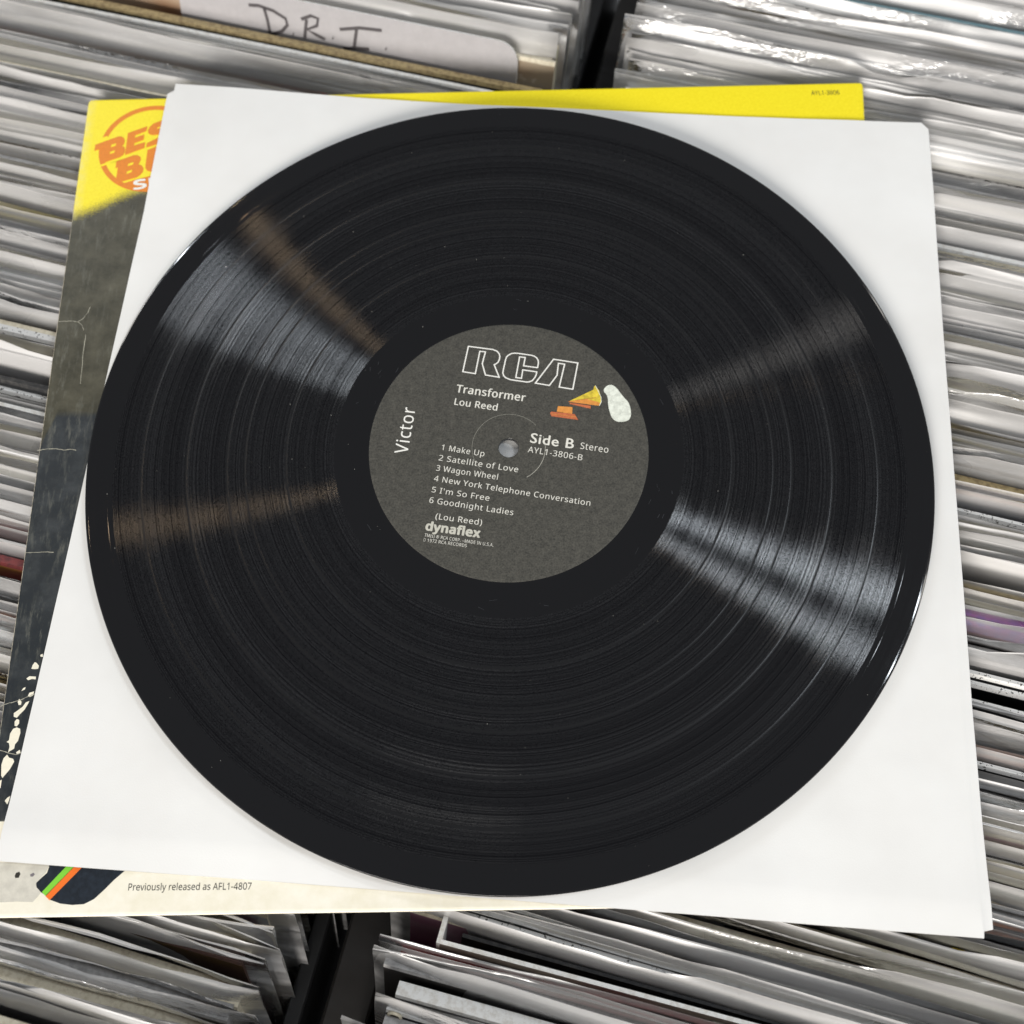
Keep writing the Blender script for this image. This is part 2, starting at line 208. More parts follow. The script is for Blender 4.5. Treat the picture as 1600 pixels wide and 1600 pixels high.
# ---------------------------------------------------------------- materials
def mat_vinyl(name,groove):
    m,nt,o=nmat(name)
    tc=N(nt,'ShaderNodeTexCoord').outputs['Object']
    if not groove:
        b=N(nt,'ShaderNodeBsdfPrincipled'); Lk(nt,b.outputs[0],o.inputs[0])
        b.inputs['Base Color'].default_value=(.0045,.0045,.0055,1); b.inputs['Specular IOR Level'].default_value=.5
        f=noise(nt,tc,60,3,.6); Lk(nt,ramp(nt,f,.3,.7,.035,.075),b.inputs['Roughness'])
        return m
    sx=N(nt,'ShaderNodeSeparateXYZ'); Lk(nt,tc,sx.inputs[0])
    r=mth(nt,'SQRT',mth(nt,'ADD',mth(nt,'MULTIPLY',sx.outputs[0],sx.outputs[0]),mth(nt,'MULTIPLY',sx.outputs[1],sx.outputs[1])))
    def n1d(sc,det,ro):
        n=N(nt,'ShaderNodeTexNoise',noise_dimensions='1D'); n.inputs['Scale'].default_value=sc; n.inputs['Detail'].default_value=det; n.inputs['Roughness'].default_value=ro
        Lk(nt,r,n.inputs['W']); return n.outputs[0]
    n1=n1d(1500,5,.8); n2=n1d(120,3,.6)
    fine=noise(nt,tc,3300,2,.9); patch=noise(nt,tc,24,3,.6)
    # cut grooves: wide spread across the groove, very tight along it
    g=N(nt,'ShaderNodeBsdfAnisotropic'); g.distribution='BECKMANN'
    Lk(nt,mth(nt,'ADD',ramp(nt,n2,.35,.65,-.025,.01),mth(nt,'ADD',ramp(nt,n1,.3,.7,.205,.255),ramp(nt,patch,.3,.7,0,.02))),g.inputs['Roughness'])
    g.inputs['Anisotropy'].default_value=.80; g.inputs['Rotation'].default_value=ANISO_ROT
    tg=N(nt,'ShaderNodeTangent',direction_type='RADIAL',axis='Z'); Lk(nt,tg.outputs[0],g.inputs['Tangent']); 
    br=mth(nt,'MULTIPLY',mth(nt,'MULTIPLY',ramp(nt,n1,.36,.64,.30,1.55),ramp(nt,fine,.36,.66,.25,2.1)),ramp(nt,n2,.3,.7,.75,1.2))
    cc=N(nt,'ShaderNodeCombineColor'); Lk(nt,br,cc.inputs[0]);Lk(nt,br,cc.inputs[1]);Lk(nt,br,cc.inputs[2]); Lk(nt,cc.outputs[0],g.inputs['Color'])
    d=N(nt,'ShaderNodeBsdfDiffuse'); d.inputs[0].default_value=(.004,.004,.005,1)
    g2=N(nt,'ShaderNodeBsdfGlossy'); g2.inputs['Roughness'].default_value=.45; g2.inputs[0].default_value=(.35,.35,.37,1)
    fr=N(nt,'ShaderNodeFresnel'); fr.inputs[0].default_value=1.5
    ad=N(nt,'ShaderNodeMixShader'); ad.inputs[0].default_value=.06; Lk(nt,g.outputs[0],ad.inputs[1]); Lk(nt,g2.outputs[0],ad.inputs[2])
    mx=N(nt,'ShaderNodeMixShader'); Lk(nt,fr.outputs[0],mx.inputs[0]); Lk(nt,d.outputs[0],mx.inputs[1]); Lk(nt,ad.outputs[0],mx.inputs[2]); Lk(nt,mx.outputs[0],o.inputs[0])
    return m
def mat_paper():
    m,nt,o=nmat('white_paper'); b=N(nt,'ShaderNodeBsdfPrincipled'); Lk(nt,b.outputs[0],o.inputs[0])
    g=N(nt,'ShaderNodeTexCoord').outputs['Object']
    f=noise(nt,g,14,4,.6); h=noise(nt,g,1800,3,.6)
    Lk(nt,mixc(nt,ramp(nt,f,.3,.7),lin((226,225,222)),lin((236,236,234))),b.inputs['Base Color'])
    b.inputs['Roughness'].default_value=.65; b.inputs['Specular IOR Level'].default_value=.25
    Lk(nt,bump(nt,mth(nt,'ADD',mth(nt,'MULTIPLY',h,.15),f),.35,.0006),b.inputs['Normal'])
    return m
def mat_label():
    m,nt,o=nmat('label_paper'); b=N(nt,'ShaderNodeBsdfPrincipled'); Lk(nt,b.outputs[0],o.inputs[0])
    g=N(nt,'ShaderNodeTexCoord').outputs['Object']
    f=noise(nt,g,1500,4,.75); f2=noise(nt,g,420,3,.6)
    c=mixc(nt,ramp(nt,mth(nt,'ADD',mth(nt,'MULTIPLY',f,.7),mth(nt,'MULTIPLY',f2,.3)),.34,.66),lin((44,44,41)),lin((90,88,81)))
    Lk(nt,c,b.inputs['Base Color']); b.inputs['Roughness'].default_value=.55; b.inputs['Specular IOR Level'].default_value=.3
    Lk(nt,bump(nt,f,.3,.0001),b.inputs['Normal'])
    return m
def mat_cover():
    """printed front of the cover lying under the white sleeve: yellow, olive black, navy and cream print with wear"""
    m,nt,o=nmat('printed_cover'); b=N(nt,'ShaderNodeBsdfPrincipled'); Lk(nt,b.outputs[0],o.inputs[0])
    g=N(nt,'ShaderNodeTexCoord').outputs['Object']
    sx=N(nt,'ShaderNodeSeparateXYZ'); Lk(nt,g,sx.inputs[0]); X,Y=sx.outputs[0],sx.outputs[1]
    # soft sprayed boundary: y = 108.4 at x=-171.7 rising to 121 at x=-142
    t=mth(nt,'MULTIPLY',mth(nt,'ADD',X,.1717),1/.0294,clamp=False)
    t=mth(nt,'MINIMUM',mth(nt,'MAXIMUM',t,0),1.4)
    t2=mth(nt,'MULTIPLY',mth(nt,'MULTIPLY',t,t),mth(nt,'SUBTRACT',3,mth(nt,'MULTIPLY',t,2)))
    t3=mth(nt,'ADD',mth(nt,'MULTIPLY',t2,.45),mth(nt,'MULTIPLY',t,.55))
    yb=mth(nt,'ADD',mth(nt,'MULTIPLY',t3,.0128),.1074)
    fn=noise(nt,g,2600,2,.8)
    d=mth(nt,'ADD',mth(nt,'SUBTRACT',Y,yb),mth(nt,'MULTIPLY',mth(nt,'SUBTRACT',fn,.5),.011))
    fy=ramp(nt,d,-.0028,.0032)
    n1=noise(nt,g,130,5,.65); n2=noise(nt,g,900,3,.7)
    olive=mixc(nt,ramp(nt,n1,.35,.72),lin((54,52,38)),lin((84,81,66)))
    navy=mixc(nt,ramp(nt,n1,.45,.75),lin((30,38,46)),lin((56,62,68)))
    nb=mth(nt,'ADD',Y,mth(nt,'MULTIPLY',mth(nt,'SUBTRACT',noise(nt,g,300,2),.5),.002))
    edge=mth(nt,'MINIMUM',mth(nt,'ADD',mth(nt,'MULTIPLY',mth(nt,'ADD',X,.1706),2.8),.0095),.0203)
    fnv=ramp(nt,mth(nt,'SUBTRACT',edge,nb),-.0012,.0012,0,.85)
    dark=mixc(nt,fnv,olive,navy)
    # scuffs along the cover's length
    sc=noise(nt,g,420,6,.75,(1.0,.22,1.0)); scm=noise(nt,g,38,3,.6)
    sf=mth(nt,'MULTIPLY',ramp(nt,sc,.52,.72),ramp(nt,scm,.38,.60,.08,.65))
    dark=mixc(nt,sf,dark,lin((122,122,112)))
    cr=ramp(nt,mth(nt,'SUBTRACT',-.1241,Y),-.0002,.0002)
    cream=mixc(nt,ramp(nt,n1,.3,.7),lin((232,226,205)),lin((244,239,224)))
    base=mixc(nt,cr,dark,cream)
    yel=mixc(nt,ramp(nt,n2,.3,.7),lin((240,220,22)),lin((250,232,40)))
    # handling wear: pale rub near the left border
    wl=mth(nt,'MULTIPLY',ramp(nt,X,-.1705,-.1672,1,0),ramp(nt,noise(nt,g,260,4,.7),.35,.75,.1,.75))
    yel=mixc(nt,wl,yel,lin((235,225,150)))
    base=mixc(nt,fy,base,yel)
    Lk(nt,base,b.inputs['Base Color'])
    b.inputs['Roughness'].default_value=.42; b.inputs['Specular IOR Level'].default_value=.35
    Lk(nt,bump(nt,mth(nt,'ADD',n2,mth(nt,'MULTIPLY',sc,.6)),.12,.0002),b.inputs['Normal'])
    return m
def mat_worn():
    m,nt,o=nmat('worn_board_edge'); b=N(nt,'ShaderNodeBsdfPrincipled'); Lk(nt,b.outputs[0],o.inputs[0])
    g=N(nt,'ShaderNodeTexCoord').outputs['Object']; sx=N(nt,'ShaderNodeSeparateXYZ'); Lk(nt,g,sx.inputs[0])
    f=noise(nt,g,500,5,.75)
    top=ramp(nt,sx.outputs[1],.108,.112)
    bot=ramp(nt,sx.outputs[1],-.124,-.1235,1,0)
    dk=mixc(nt,ramp(nt,f,.40,.52),lin((70,66,56)),lin((205,196,176)))
    c=mixc(nt,top,dk,mixc(nt,ramp(nt,f,.5,.62),lin((244,226,60)),lin((240,228,150))))
    c=mixc(nt,bot,c,lin((240,232,214)))
    Lk(nt,c,b.inputs['Base Color']); b.inputs['Roughness'].default_value=.7
    return m
def mat_film(name,haze,rim=False):
    m,nt,o=nmat(name)
    tc=N(nt,'ShaderNodeTexCoord').outputs['Object']
    oi=N(nt,'ShaderNodeObjectInfo')
    off=N(nt,'ShaderNodeVectorMath',operation='ADD'); Lk(nt,tc,off.inputs[0])
    cmb=N(nt,'ShaderNodeCombineXYZ'); r10=mth(nt,'MULTIPLY',oi.outputs['Random'],7.0)
    Lk(nt,r10,cmb.inputs[0]);Lk(nt,r10,cmb.inputs[1]); Lk(nt,cmb.outputs[0],off.inputs[1]); v=off.outputs[0]
    w1=noise(nt,v,55,2,.5,(.16,1,1.0)); w2=noise(nt,v,22,2,.5,(.35,1,1.6)); sc=noise(nt,v,900,2,.6,(.15,1,1))
    w3=noise(nt,v,230,3,.6,(.45,1,1)); wm=noise(nt,v,13,2,.5); pm=ramp(nt,wm,.56,.64)
    nb=bump(nt,mth(nt,'ADD',mth(nt,'ADD',mth(nt,'MULTIPLY',w1,1.0),mth(nt,'MULTIPLY',w2,1.4)),mth(nt,'MULTIPLY',mth(nt,'MULTIPLY',w3,pm),.55)),.6,.0035)
    tr=N(nt,'ShaderNodeBsdfTransparent'); tr.inputs[0].default_value=(.93,.935,.94,1)
    df=N(nt,'ShaderNodeBsdfDiffuse'); df.inputs[0].default_value=(.965,.95,.94,1); Lk(nt,nb,df.inputs['Normal'])
    tl=N(nt,'ShaderNodeBsdfTranslucent'); tl.inputs[0].default_value=(.96,.945,.935,1)
    md=N(nt,'ShaderNodeMixShader'); md.inputs[0].default_value=.35; Lk(nt,df.outputs[0],md.inputs[1]); Lk(nt,tl.outputs[0],md.inputs[2])
    m1=N(nt,'ShaderNodeMixShader'); Lk(nt,tr.outputs[0],m1.inputs[1]); Lk(nt,md.outputs[0],m1.inputs[2])
    if rim: m1.inputs[0].default_value=haze
    else: Lk(nt,mth(nt,'ADD',mth(nt,'MULTIPLY',ramp(nt,w1,.35,.70,.5,1.6),haze),ramp(nt,sc,.60,.75,0,.08)),m1.inputs[0])
    gl=N(nt,'ShaderNodeBsdfGlossy'); Lk(nt,ramp(nt,pm,0,1,.34,.12),gl.inputs['Roughness']); gl.inputs[0].default_value=(1,1,1,1); Lk(nt,nb,gl.inputs['Normal'])
    fr=N(nt,'ShaderNodeFresnel'); fr.inputs[0].default_value=1.5; Lk(nt,nb,fr.inputs['Normal'])
    m2=N(nt,'ShaderNodeMixShader'); Lk(nt,mth(nt,'MULTIPLY',fr.outputs[0],2.1,clamp=True),m2.inputs[0])
    Lk(nt,m1.outputs[0],m2.inputs[1]); Lk(nt,gl.outputs[0],m2.inputs[2]); Lk(nt,m2.outputs[0],o.inputs[0])
    return m
def mat_board():
    """printed record cover in a bin; the print colour comes from the object's own colour"""
    m,nt,o=nmat('printed_board'); b=N(nt,'ShaderNodeBsdfPrincipled'); Lk(nt,b.outputs[0],o.inputs[0])
    oi=N(nt,'ShaderNodeObjectInfo'); tc=N(nt,'ShaderNodeTexCoord').outputs['Object']
    off=N(nt,'ShaderNodeVectorMath',operation='ADD'); Lk(nt,tc,off.inputs[0])
    cmb=N(nt,'ShaderNodeCombineXYZ'); Lk(nt,mth(nt,'MULTIPLY',oi.outputs['Random'],9.0),cmb.inputs[0]); Lk(nt,cmb.outputs[0],off.inputs[1])
    f=noise(nt,off.outputs[0],9,3,.6,(1,1,2.5)); f2=noise(nt,off.outputs[0],45,4,.7)
    hs=N(nt,'ShaderNodeHueSaturation'); Lk(nt,oi.outputs['Color'],hs.inputs['Color'])
    Lk(nt,ramp(nt,oi.outputs['Random'],0,1,.36,.64),hs.inputs['Hue']); hs.inputs['Value'].default_value=.6; hs.inputs['Saturation'].default_value=2.2
    c=mixc(nt,ramp(nt,f,.42,.60),oi.outputs['Color'],hs.outputs[0])
    hv=N(nt,'ShaderNodeHueSaturation'); Lk(nt,oi.outputs['Color'],hv.inputs['Color']); hv.inputs['Value'].default_value=1.9; hv.inputs['Saturation'].default_value=.6
    c=mixc(nt,ramp(nt,f2,.60,.68,0,.7),c,hv.outputs[0])
    Lk(nt,c,b.inputs['Base Color']); b.inputs['Roughness'].default_value=.38; b.inputs['Specular IOR Level'].default_value=.4
    return m
def mat_edge(name,rgb,rgb2,lo=.45,hi=.62,sc=420):
    m,nt,o=nmat(name); b=N(nt,'ShaderNodeBsdfPrincipled'); Lk(nt,b.outputs[0],o.inputs[0])
    tc=N(nt,'ShaderNodeNewGeometry').outputs['Position']; f=noise(nt,tc,sc,4,.7)
    Lk(nt,mixc(nt,ramp(nt,f,lo,hi),lin(rgb),lin(rgb2)),b.inputs['Base Color']); b.inputs['Roughness'].default_value=.6
    return m
M_GROOVE=mat_vinyl('vinyl_grooves',True); M_GLOSS=mat_vinyl('vinyl_gloss',False)
M_PAPER=mat_paper(); M_LABEL=mat_label(); M_COVER=mat_cover(); M_WORN=mat_worn()
M_WHITEINK=simple('white_ink',(226,224,214),.5,.3,.08,2500); M_GREYINK=simple('silver_ink',(196,194,182),.5,.3,.12,2500)
M_LOGOINK=simple('logo_ink',(240,239,232),.5,.3)
M_ORANGE=simple('orange_ink',(226,132,30),.45,.35,.06); M_YEL=simple('yellow_ink',(248,228,34),.45,.35,.04)
M_DARKINK=simple('dark_ink',(52,50,46),.5,.3,.15,2500); M_CREAM=simple('cream_print',(240,234,214),.45,.35,.05,300)
M_NAVY=simple('navy_print',(30,37,46),.42,.35,.3,500); M_GREEN=simple('green_print',(128,204,62),.42,.35); M_ORPR=simple('orange_print',(238,116,42),.42,.35)
M_GREYPR=simple('grey_print',(206,202,190),.45,.35,.12,150); M_CREASE=simple('crease_paper',(168,165,150),.7,.2,.2,900)
M_RUSTPIC=simple('rust_print',(192,108,70),.5,.3,.2,700); M_OCHRE=simple('ochre_print',(218,146,70),.5,.3,.15,700)
M_GOLD=simple('gold_print',(216,192,64),.5,.3,.3,450); M_PALE=simple('pale_print',(222,226,214),.5,.3,.2,520)
M_FILM=mat_film('clear_film',.48); M_FILM2=mat_film('cloudy_film',.66); M_RIM=mat_film('film_rim',.55,True)
M_BOARD=mat_board(); M_BLACK=simple('black_bin_board',(17,17,18),.45,.4,.15,60); M_BAR=simple('charcoal_divider',(31,29,28),.55,.3,.15,80)
M_DUST=simple('pale_dust',(170,168,160),.8,.2); M_MARK=simple('marker_ink',(84,80,82),.5,.3)
EDGES={'white':mat_edge('white_edge',(242,241,237),(222,218,210)),'cream':mat_edge('cream_edge',(236,226,202),(214,202,176)),
 'tan':mat_edge('tan_edge',(176,156,112),(132,112,78)),'grey':mat_edge('grey_edge',(176,174,172),(150,148,146)),
 'black':mat_edge('black_edge',(26,26,28),(60,58,56)),'yellow':mat_edge('yellow_edge',(226,206,120),(206,180,96)),
 'speck':mat_edge('speckled_white_edge',(240,238,234),(60,58,56),.585,.62,700),'lilac':mat_edge('lilac_edge',(196,110,180),(150,110,190)),
 'orange':mat_edge('orange_edge',(206,140,104),(170,110,84)),'teal':mat_edge('teal_edge',(116,150,158),(96,128,138)),'red':mat_edge('red_edge',(150,64,62),(110,50,52)),'brown':mat_edge('brown_edge',(96,70,62),(78,58,52))}

# ---------------------------------------------------------------- record bins (dark boards)
AX=math.radians(-16)
def bin_loc(u,v,z=0): # bin coordinates -> world mm
    return (BINO[0]+u*math.cos(AX)-v*math.sin(AX), BINO[1]+u*math.sin(AX)+v*math.cos(AX), z)
def box(name,u0,u1,v0,v1,z0,z1,mat,parent,bev=.6):
    # box in the parent's frame with bevelled top edges
    v=[(u0,v0,z0),(u1,v0,z0),(u1,v1,z0),(u0,v1,z0),(u0,v0,z1-bev),(u1,v0,z1-bev),(u1,v1,z1-bev),(u0,v1,z1-bev),
       (u0+bev,v0+bev,z1),(u1-bev,v0+bev,z1),(u1-bev,v1-bev,z1),(u0+bev,v1-bev,z1)]
    f=[[3,2,1,0],[8,9,10,11]]
    for i in range(4):
        j=(i+1)%4; f.append([i,j,4+j,4+i]); f.append([4+i,4+j,8+j,8+i])
    return mesh(name,v,f,mat,parent)
FLOORZ=-322
def make_bin(side):
    e=empty('record_bin',bin_loc(0,0,FLOORZ-12),(0,0,AX)); zt=-FLOORZ+12
    if side<0:
        u0,u1=-352,-21; tag(e,'black record bin on the left, packed with sleeved records','record bin','black record bins')
    else:
        u0,u1=22,352; tag(e,'black record bin on the right, packed with sleeved records','record bin','black record bins')
    W_=6
    box('bin_floor',u0-W_,u1+W_,-420,330,0,8,M_BLACK,e)
    for a in (u0-W_,u1):
        box('side_panel',a,a+W_,-420,330,8.1,zt-64 if (a<0)==(side<0) and abs(a)<40 else zt-50,M_BLACK,e)
    box('front_panel',u0,u1,-420,-414,8.1,zt-90,M_BLACK,e); box('back_panel',u0,u1,324,330,8.1,zt-40,M_BLACK,e)
    return e
make_bin(-1); make_bin(1)
dv=empty('divider_rail',bin_loc(0,0,-120),(0,0,AX)); tag(dv,'long charcoal divider rail in the dark gap between the two record bins','divider rail')
box('rail',-7.4,8.6,-430,330,0,60,M_BAR,dv,1.0); box('rail_foot',-14,15,-430,330,-6,-.2,M_BLACK,dv,1.0)

# ---------------------------------------------------------------- records standing in the bins
LEAN=math.radians(20); HT=315.0
rng=random.Random(11)
def jacket_mesh(t,edge,bow,parent,col,w=315,h=HT,u0=0,face=None,name='cover'):
    nu=8; vs=[];fs=[];fm=[]
    c=1.6
    prof=[(-t/2,0),(-t/2,h-c),(-t/2+min(.5,t*.3),h),(t/2-min(.5,t*.3),h),(t/2,h-c),(t/2,0)]
    for i in range(nu+1):
        s=i/nu; x=u0+w*s; yb=bow[0]*math.sin(math.pi*s)+bow[1]*math.sin(2*math.pi*s); dz=bow[2]*math.sin(math.pi*s*1.3+bow[0])
        for (y,z) in prof: vs.append((x,y+yb*(z/h)**2,z+(dz if z>h-5 else 0)))
    n=6
    for i in range(nu):
        for k in range(n-1):
            a=i*n+k; fs.append([a,a+1,a+n+1,a+n][::-1]); fm.append(1 if k in (1,2,3) else 0)
        fs.append([i*n+5,i*n,(i+1)*n,(i+1)*n+5][::-1]); fm.append(1)
    fs.append(list(range(n))[::-1]); fm.append(1); fs.append([nu*n+k for k in range(n)]); fm.append(1)
    o=mesh(name,vs,fs,[face or M_BOARD,EDGES[edge]],parent,fm)
    o.color=col
    return o
def film_mesh(t,flap,parent,seed,bow,w=315,base=None,sl=5,sr=5,amp=1.0,film=None,h=HT):
    """clear outer sleeve: two thin sheets joined at the sides, open and wavy along the top"""
    NU=30; zs=[h-90,h-45,h-22,h-10,h-4,h,h+flap*.35,h+flap*.7,h+flap-.55,h+flap]
    vs=[];fs=[];fm=[]
    rows=len(zs)
    for side in (-1,1):
        for i in range(NU+1):
            s=i/NU; x=-sl+(w+sl+sr)*s
            pinch=min(1,s*9,(1-s)*9)**.6
            js=min(max((x)/w,0),1)
            yb=bow[0]*math.sin(math.pi*js)+bow[1]*math.sin(2*math.pi*js)
            topw=(nz(s*3+seed,side*3.1)*flap*.22+nz(s*13+seed*2,side)*flap*.04)*min(1.3,amp)
            if i in (0,NU): topw+=nz(seed*9+i)*flap*.3
            xr=nz(seed*3.3+i,7)*.9 if i in (0,NU) else 0
            for k,z in enumerate(zs):
                a=max(0,(z-h+12)/(flap+12))
                y=side*(t/2+.35)*pinch*(1 if z<=h else 1-.5*a) + yb*(z/h)**2
                y+=a*amp*(nz(s*4+seed,side*1.7+k*.12)*1.9+nz(s*15+seed,side*2.7+k*.3)*.5)
                y+=.12*nz(s*20+seed,k*.9,side)*min(1,(k+1)/3)
                zz=z+(topw*a*a if z>h else 0)
                if base:
                    # film lying under the stacked cover is pressed down by it
                    (bx,by,bz)=bin_loc(base[0]+x,base[1]+zz*math.sin(LEAN)+y*math.cos(LEAN),0)
                    if -190<bx<172 and -172<by<176:
                        lim=(-9.9-.8*k/rows*0-base[2]+y*math.sin(LEAN))/math.cos(LEAN)
                        if zz>lim: zz=lim-(rows-k)*.05
                vs.append((x+xr*(k*.25),y,zz))
        off=(0 if side<0 else (NU+1)*rows)
        for i in range(NU):
            for k in range(rows-1):
                a=off+i*rows+k; q=[a,a+rows,a+rows+1,a+1]
                fs.append(q if side<0 else q[::-1]); fm.append(1 if k==rows-2 else 0)
    o2=(NU+1)*rows
    for i in (0,NU):
        for k in range(rows-1):
            a=i*rows+k; fs.append([a,a+1,o2+a+1,o2+a]); fm.append(1)
    return mesh('clear_sleeve',vs,fs,[film or M_FILM,M_RIM],parent,fm,smooth=True)
WORDS={'grey':((126,124,126),'mid grey'),'dgrey':((64,64,68),'dark grey'),'taupe':((156,140,118),'taupe'),'slate':((92,100,112),'slate blue'),
 'mauve':((146,112,124),'mauve'),'creamf':((214,200,164),'cream'),'brown':((92,66,56),'brown'),'olive':((112,112,84),'olive'),'black':((20,20,23),'black'),
 'silver':((172,174,178),'silver grey'),'rosef':((190,128,120),'dusty rose'),'redf':((178,66,62),'red'),'bluef':((88,110,168),'blue'),'ochref':((196,156,84),'ochre'),'whitef':((226,224,220),'white'),'tealf':((96,150,152),'blue green')}
SHORT={'tanedge':'tan-edged dark cover','red':'blurred red cover','creamedge':'bare cream-edged cover','yelgrey':'pale yellow cover','yellowedge':'yellow-edged cover',
 'whiteblack':'worn white-edged black cover','black1':'scuffed bare black cover','black2':'split-edged dark cover','black3':'sunken black cover','whitewide':'broad white-edged cover',
 'orange':'orange-edged cover','red2':'bright red-edged cover','red3':'bare dull red-edged cover','blacks2':'blue-glinting black cover','brownface':'brown crumpled-film cover','cream':'thick cream cover',
 'greyd':'glossy grey cover','tan2':'light brown-edged cover','blacks':'film-wrapped black cover','teal':'teal-edged cover','darkgap':'low gap-dark cover','whitel':'thin white-edged cover','creamband':'wide cream-edged cover','whitecream':'thick ivory cover','dark':'creased-film dark cover',
 'pinkish':'pinkish grey cover','yellowthin':'slim yellow-edged cover','bluepurple':'bluish purple cover','blackwhite':'white-lined black cover','orangel':'salmon-edged cover','rose':'thick dusty rose cover',
 'magenta':'pink and violet cover','bluewhite':'shiny pale blue cover','redbrown':'red brown cover','purple':'deep purple cover','gold':'gold-blocked cover','redback':'red-lined dark cover'}
STY={ # face colour, edge, height offset, flap(None = bare cover), thickness, label
 'tanedge':((44,48,50),'tan',0,None,5,'dark cover with a thick tan worn top edge'),
 'red':((176,84,90),'grey',0,9,4,'blurred red and grey cover in clear sleeve'),
 'creamedge':((96,90,76),'cream',4,None,3.4,'bare cover with a long clean cream top edge'),
 'yelgrey':((196,190,150),'grey',0,9,3.5,'pale yellow cover in cloudy sleeve'),
 'yellowedge':((170,160,136),'yellow',1,5,3.2,'cover with a thin yellow top edge'),
 'whiteblack':((22,22,26),'speck',5,None,4,'black cover with a worn white top edge'),
 'black1':((24,24,26),'black',4,None,3,'bare black cover with scuffed edge'),
 'black2':((60,52,50),'speck',2,None,3,'dark cover with a split white edge'),
 'black3':((20,18,20),'black',0,4,3,'black cover sunk low in its sleeve'),
 'whitewide':((196,198,202),'white',5,None,3.6,'white cover with a broad bright white edge'),
 'orange':((150,84,66),'orange',0,5,3,'cover with an orange brown top edge'),
 'red2':((160,56,54),'red',1,4,2.6,'cover with a bright red top edge'),
 'red3':((178,84,88),'red',2,None,4,'bare cover with a dull red top edge'),
 'blacks':((18,18,20),'black',1,4,3,'black cover in tight clear sleeve'),
 'blacks2':((22,22,26),'black',3,5,4,'black cover with blue glint on its sleeve'),
 'tan2':((150,124,98),'orange',1,6,3,'cover with a light brown top edge'),
 'brownface':((100,70,58),'brown',2,16,3,'brown cover in a loose crumpled clear sleeve'),
 'charcoal':((58,56,55),'grey',4,9,6,'thick charcoal cover in clear sleeve'),
 'cream':((208,196,160),'cream',3,9,7,'thick cream cover in clear sleeve'),
 'greyd':((84,84,90),'grey',0,9,3,'grey cover in glossy sleeve'),
 'teal':((120,160,168),'teal',5,None,6,'cover with a broad teal top edge'),
 'darkgap':((30,28,32),'black',-6,6,3,'low cover coloured dark as a shadowed gap'),  # shade of a gap put into a near-black cover set low
 'whitel':((70,72,74),'white',4,8,2.6,'dark cover with a thin white top edge'),
 'creamband':((196,186,160),'cream',2,8,5,'cover with a wide cream top edge'),
 'whitecream':((228,224,206),'white',4,6,7,'thick ivory cover, the palest in its bin'),
 'dark':((42,40,44),'black',-2,7,3,'dark cover behind creased film'),
 'pinkish':((150,116,116),'grey',1,6,3,'pinkish grey cover in clear sleeve'),
 'yellowthin':((90,86,60),'yellow',3,4,1.8,'slim cover with a thin yellow edge'),
 'bluepurple':((112,112,148),'grey',2,6,5,'bluish purple cover in clear sleeve'),
 'blackwhite':((22,22,24),'speck',4,None,2.4,'black cover with a thin white line edge'),
 'orangel':((190,120,96),'orange',2,6,3,'cover with a salmon orange edge'),
 'rose':((178,132,126),'grey',1,7,6,'dusty rose cover in clear sleeve'),
 'magenta':((200,90,176),'lilac',4,6,5,'vivid pink and violet cover'),
 'bluewhite':((150,166,178),'white',3,10,5,'pale blue cover in a shiny creased sleeve'),
 'redbrown':((128,92,88),'grey',1,8,6,'red brown cover in clear sleeve'),
 'purple':((96,74,108),'grey',2,6,7,'deep purple cover in clear sleeve'),
 'gold':((70,64,58),'tan',0,8,4,'dark cover with gold blocks along its top'),
 'redback':((60,52,54),'red',3,8,3,'dark cover with a rubbed red line edge')}
ORD=['first','second','third','fourth','fifth','sixth','seventh','eighth','ninth','tenth','eleventh','twelfth','thirteenth','fourteenth','fifteenth','sixteenth','seventeenth','eighteenth','nineteenth','twentieth']
for a_ in ('twenty','thirty'):
    ORD+=[a_+'-'+b_ for b_ in ORD[:9]]+({'twenty':['thirtieth'],'thirty':['fortieth']}[a_])
def place(side,v,t,face,edge,dz,flap,seed,label,custom=None,uinset=0,amp=1.0,film=None,cat='record'):
    # v,z of the top edge in bin coordinates -> base of the leaning cover
    ztop=-19+dz; L=HT*math.cos(LEAN)
    u=(-21-315-uinset) if side<0 else (21+uinset)
    u+=rng.uniform(-1.8,1.8)
    vb=v-HT*math.sin(LEAN); e=empty('record_cover',bin_loc(u,vb,ztop-L),(0,0,0))
    e.rotation_euler=Euler((-LEAN+rng.uniform(-.006,.006),0,AX+rng.uniform(-.006,.006)),'XYZ')
    tag(e,label,cat,'record covers standing in the left bin' if side<0 else 'record covers standing in the right bin')
    bow=(rng.uniform(-1.0,1.0),rng.uniform(-.5,.5),rng.uniform(-.5,.5))
    if custom: custom(e,bow,t); 
    else: jacket_mesh(t,edge,bow,e,lin(face))
    if flap is not None:
        film_mesh(t,flap,e,seed,bow,base=(u,vb,ztop-L),sl=rng.uniform(4,9),sr=rng.uniform(1.5,5) if v>-140 else rng.uniform(7,14),amp=amp,film=film)
    return e
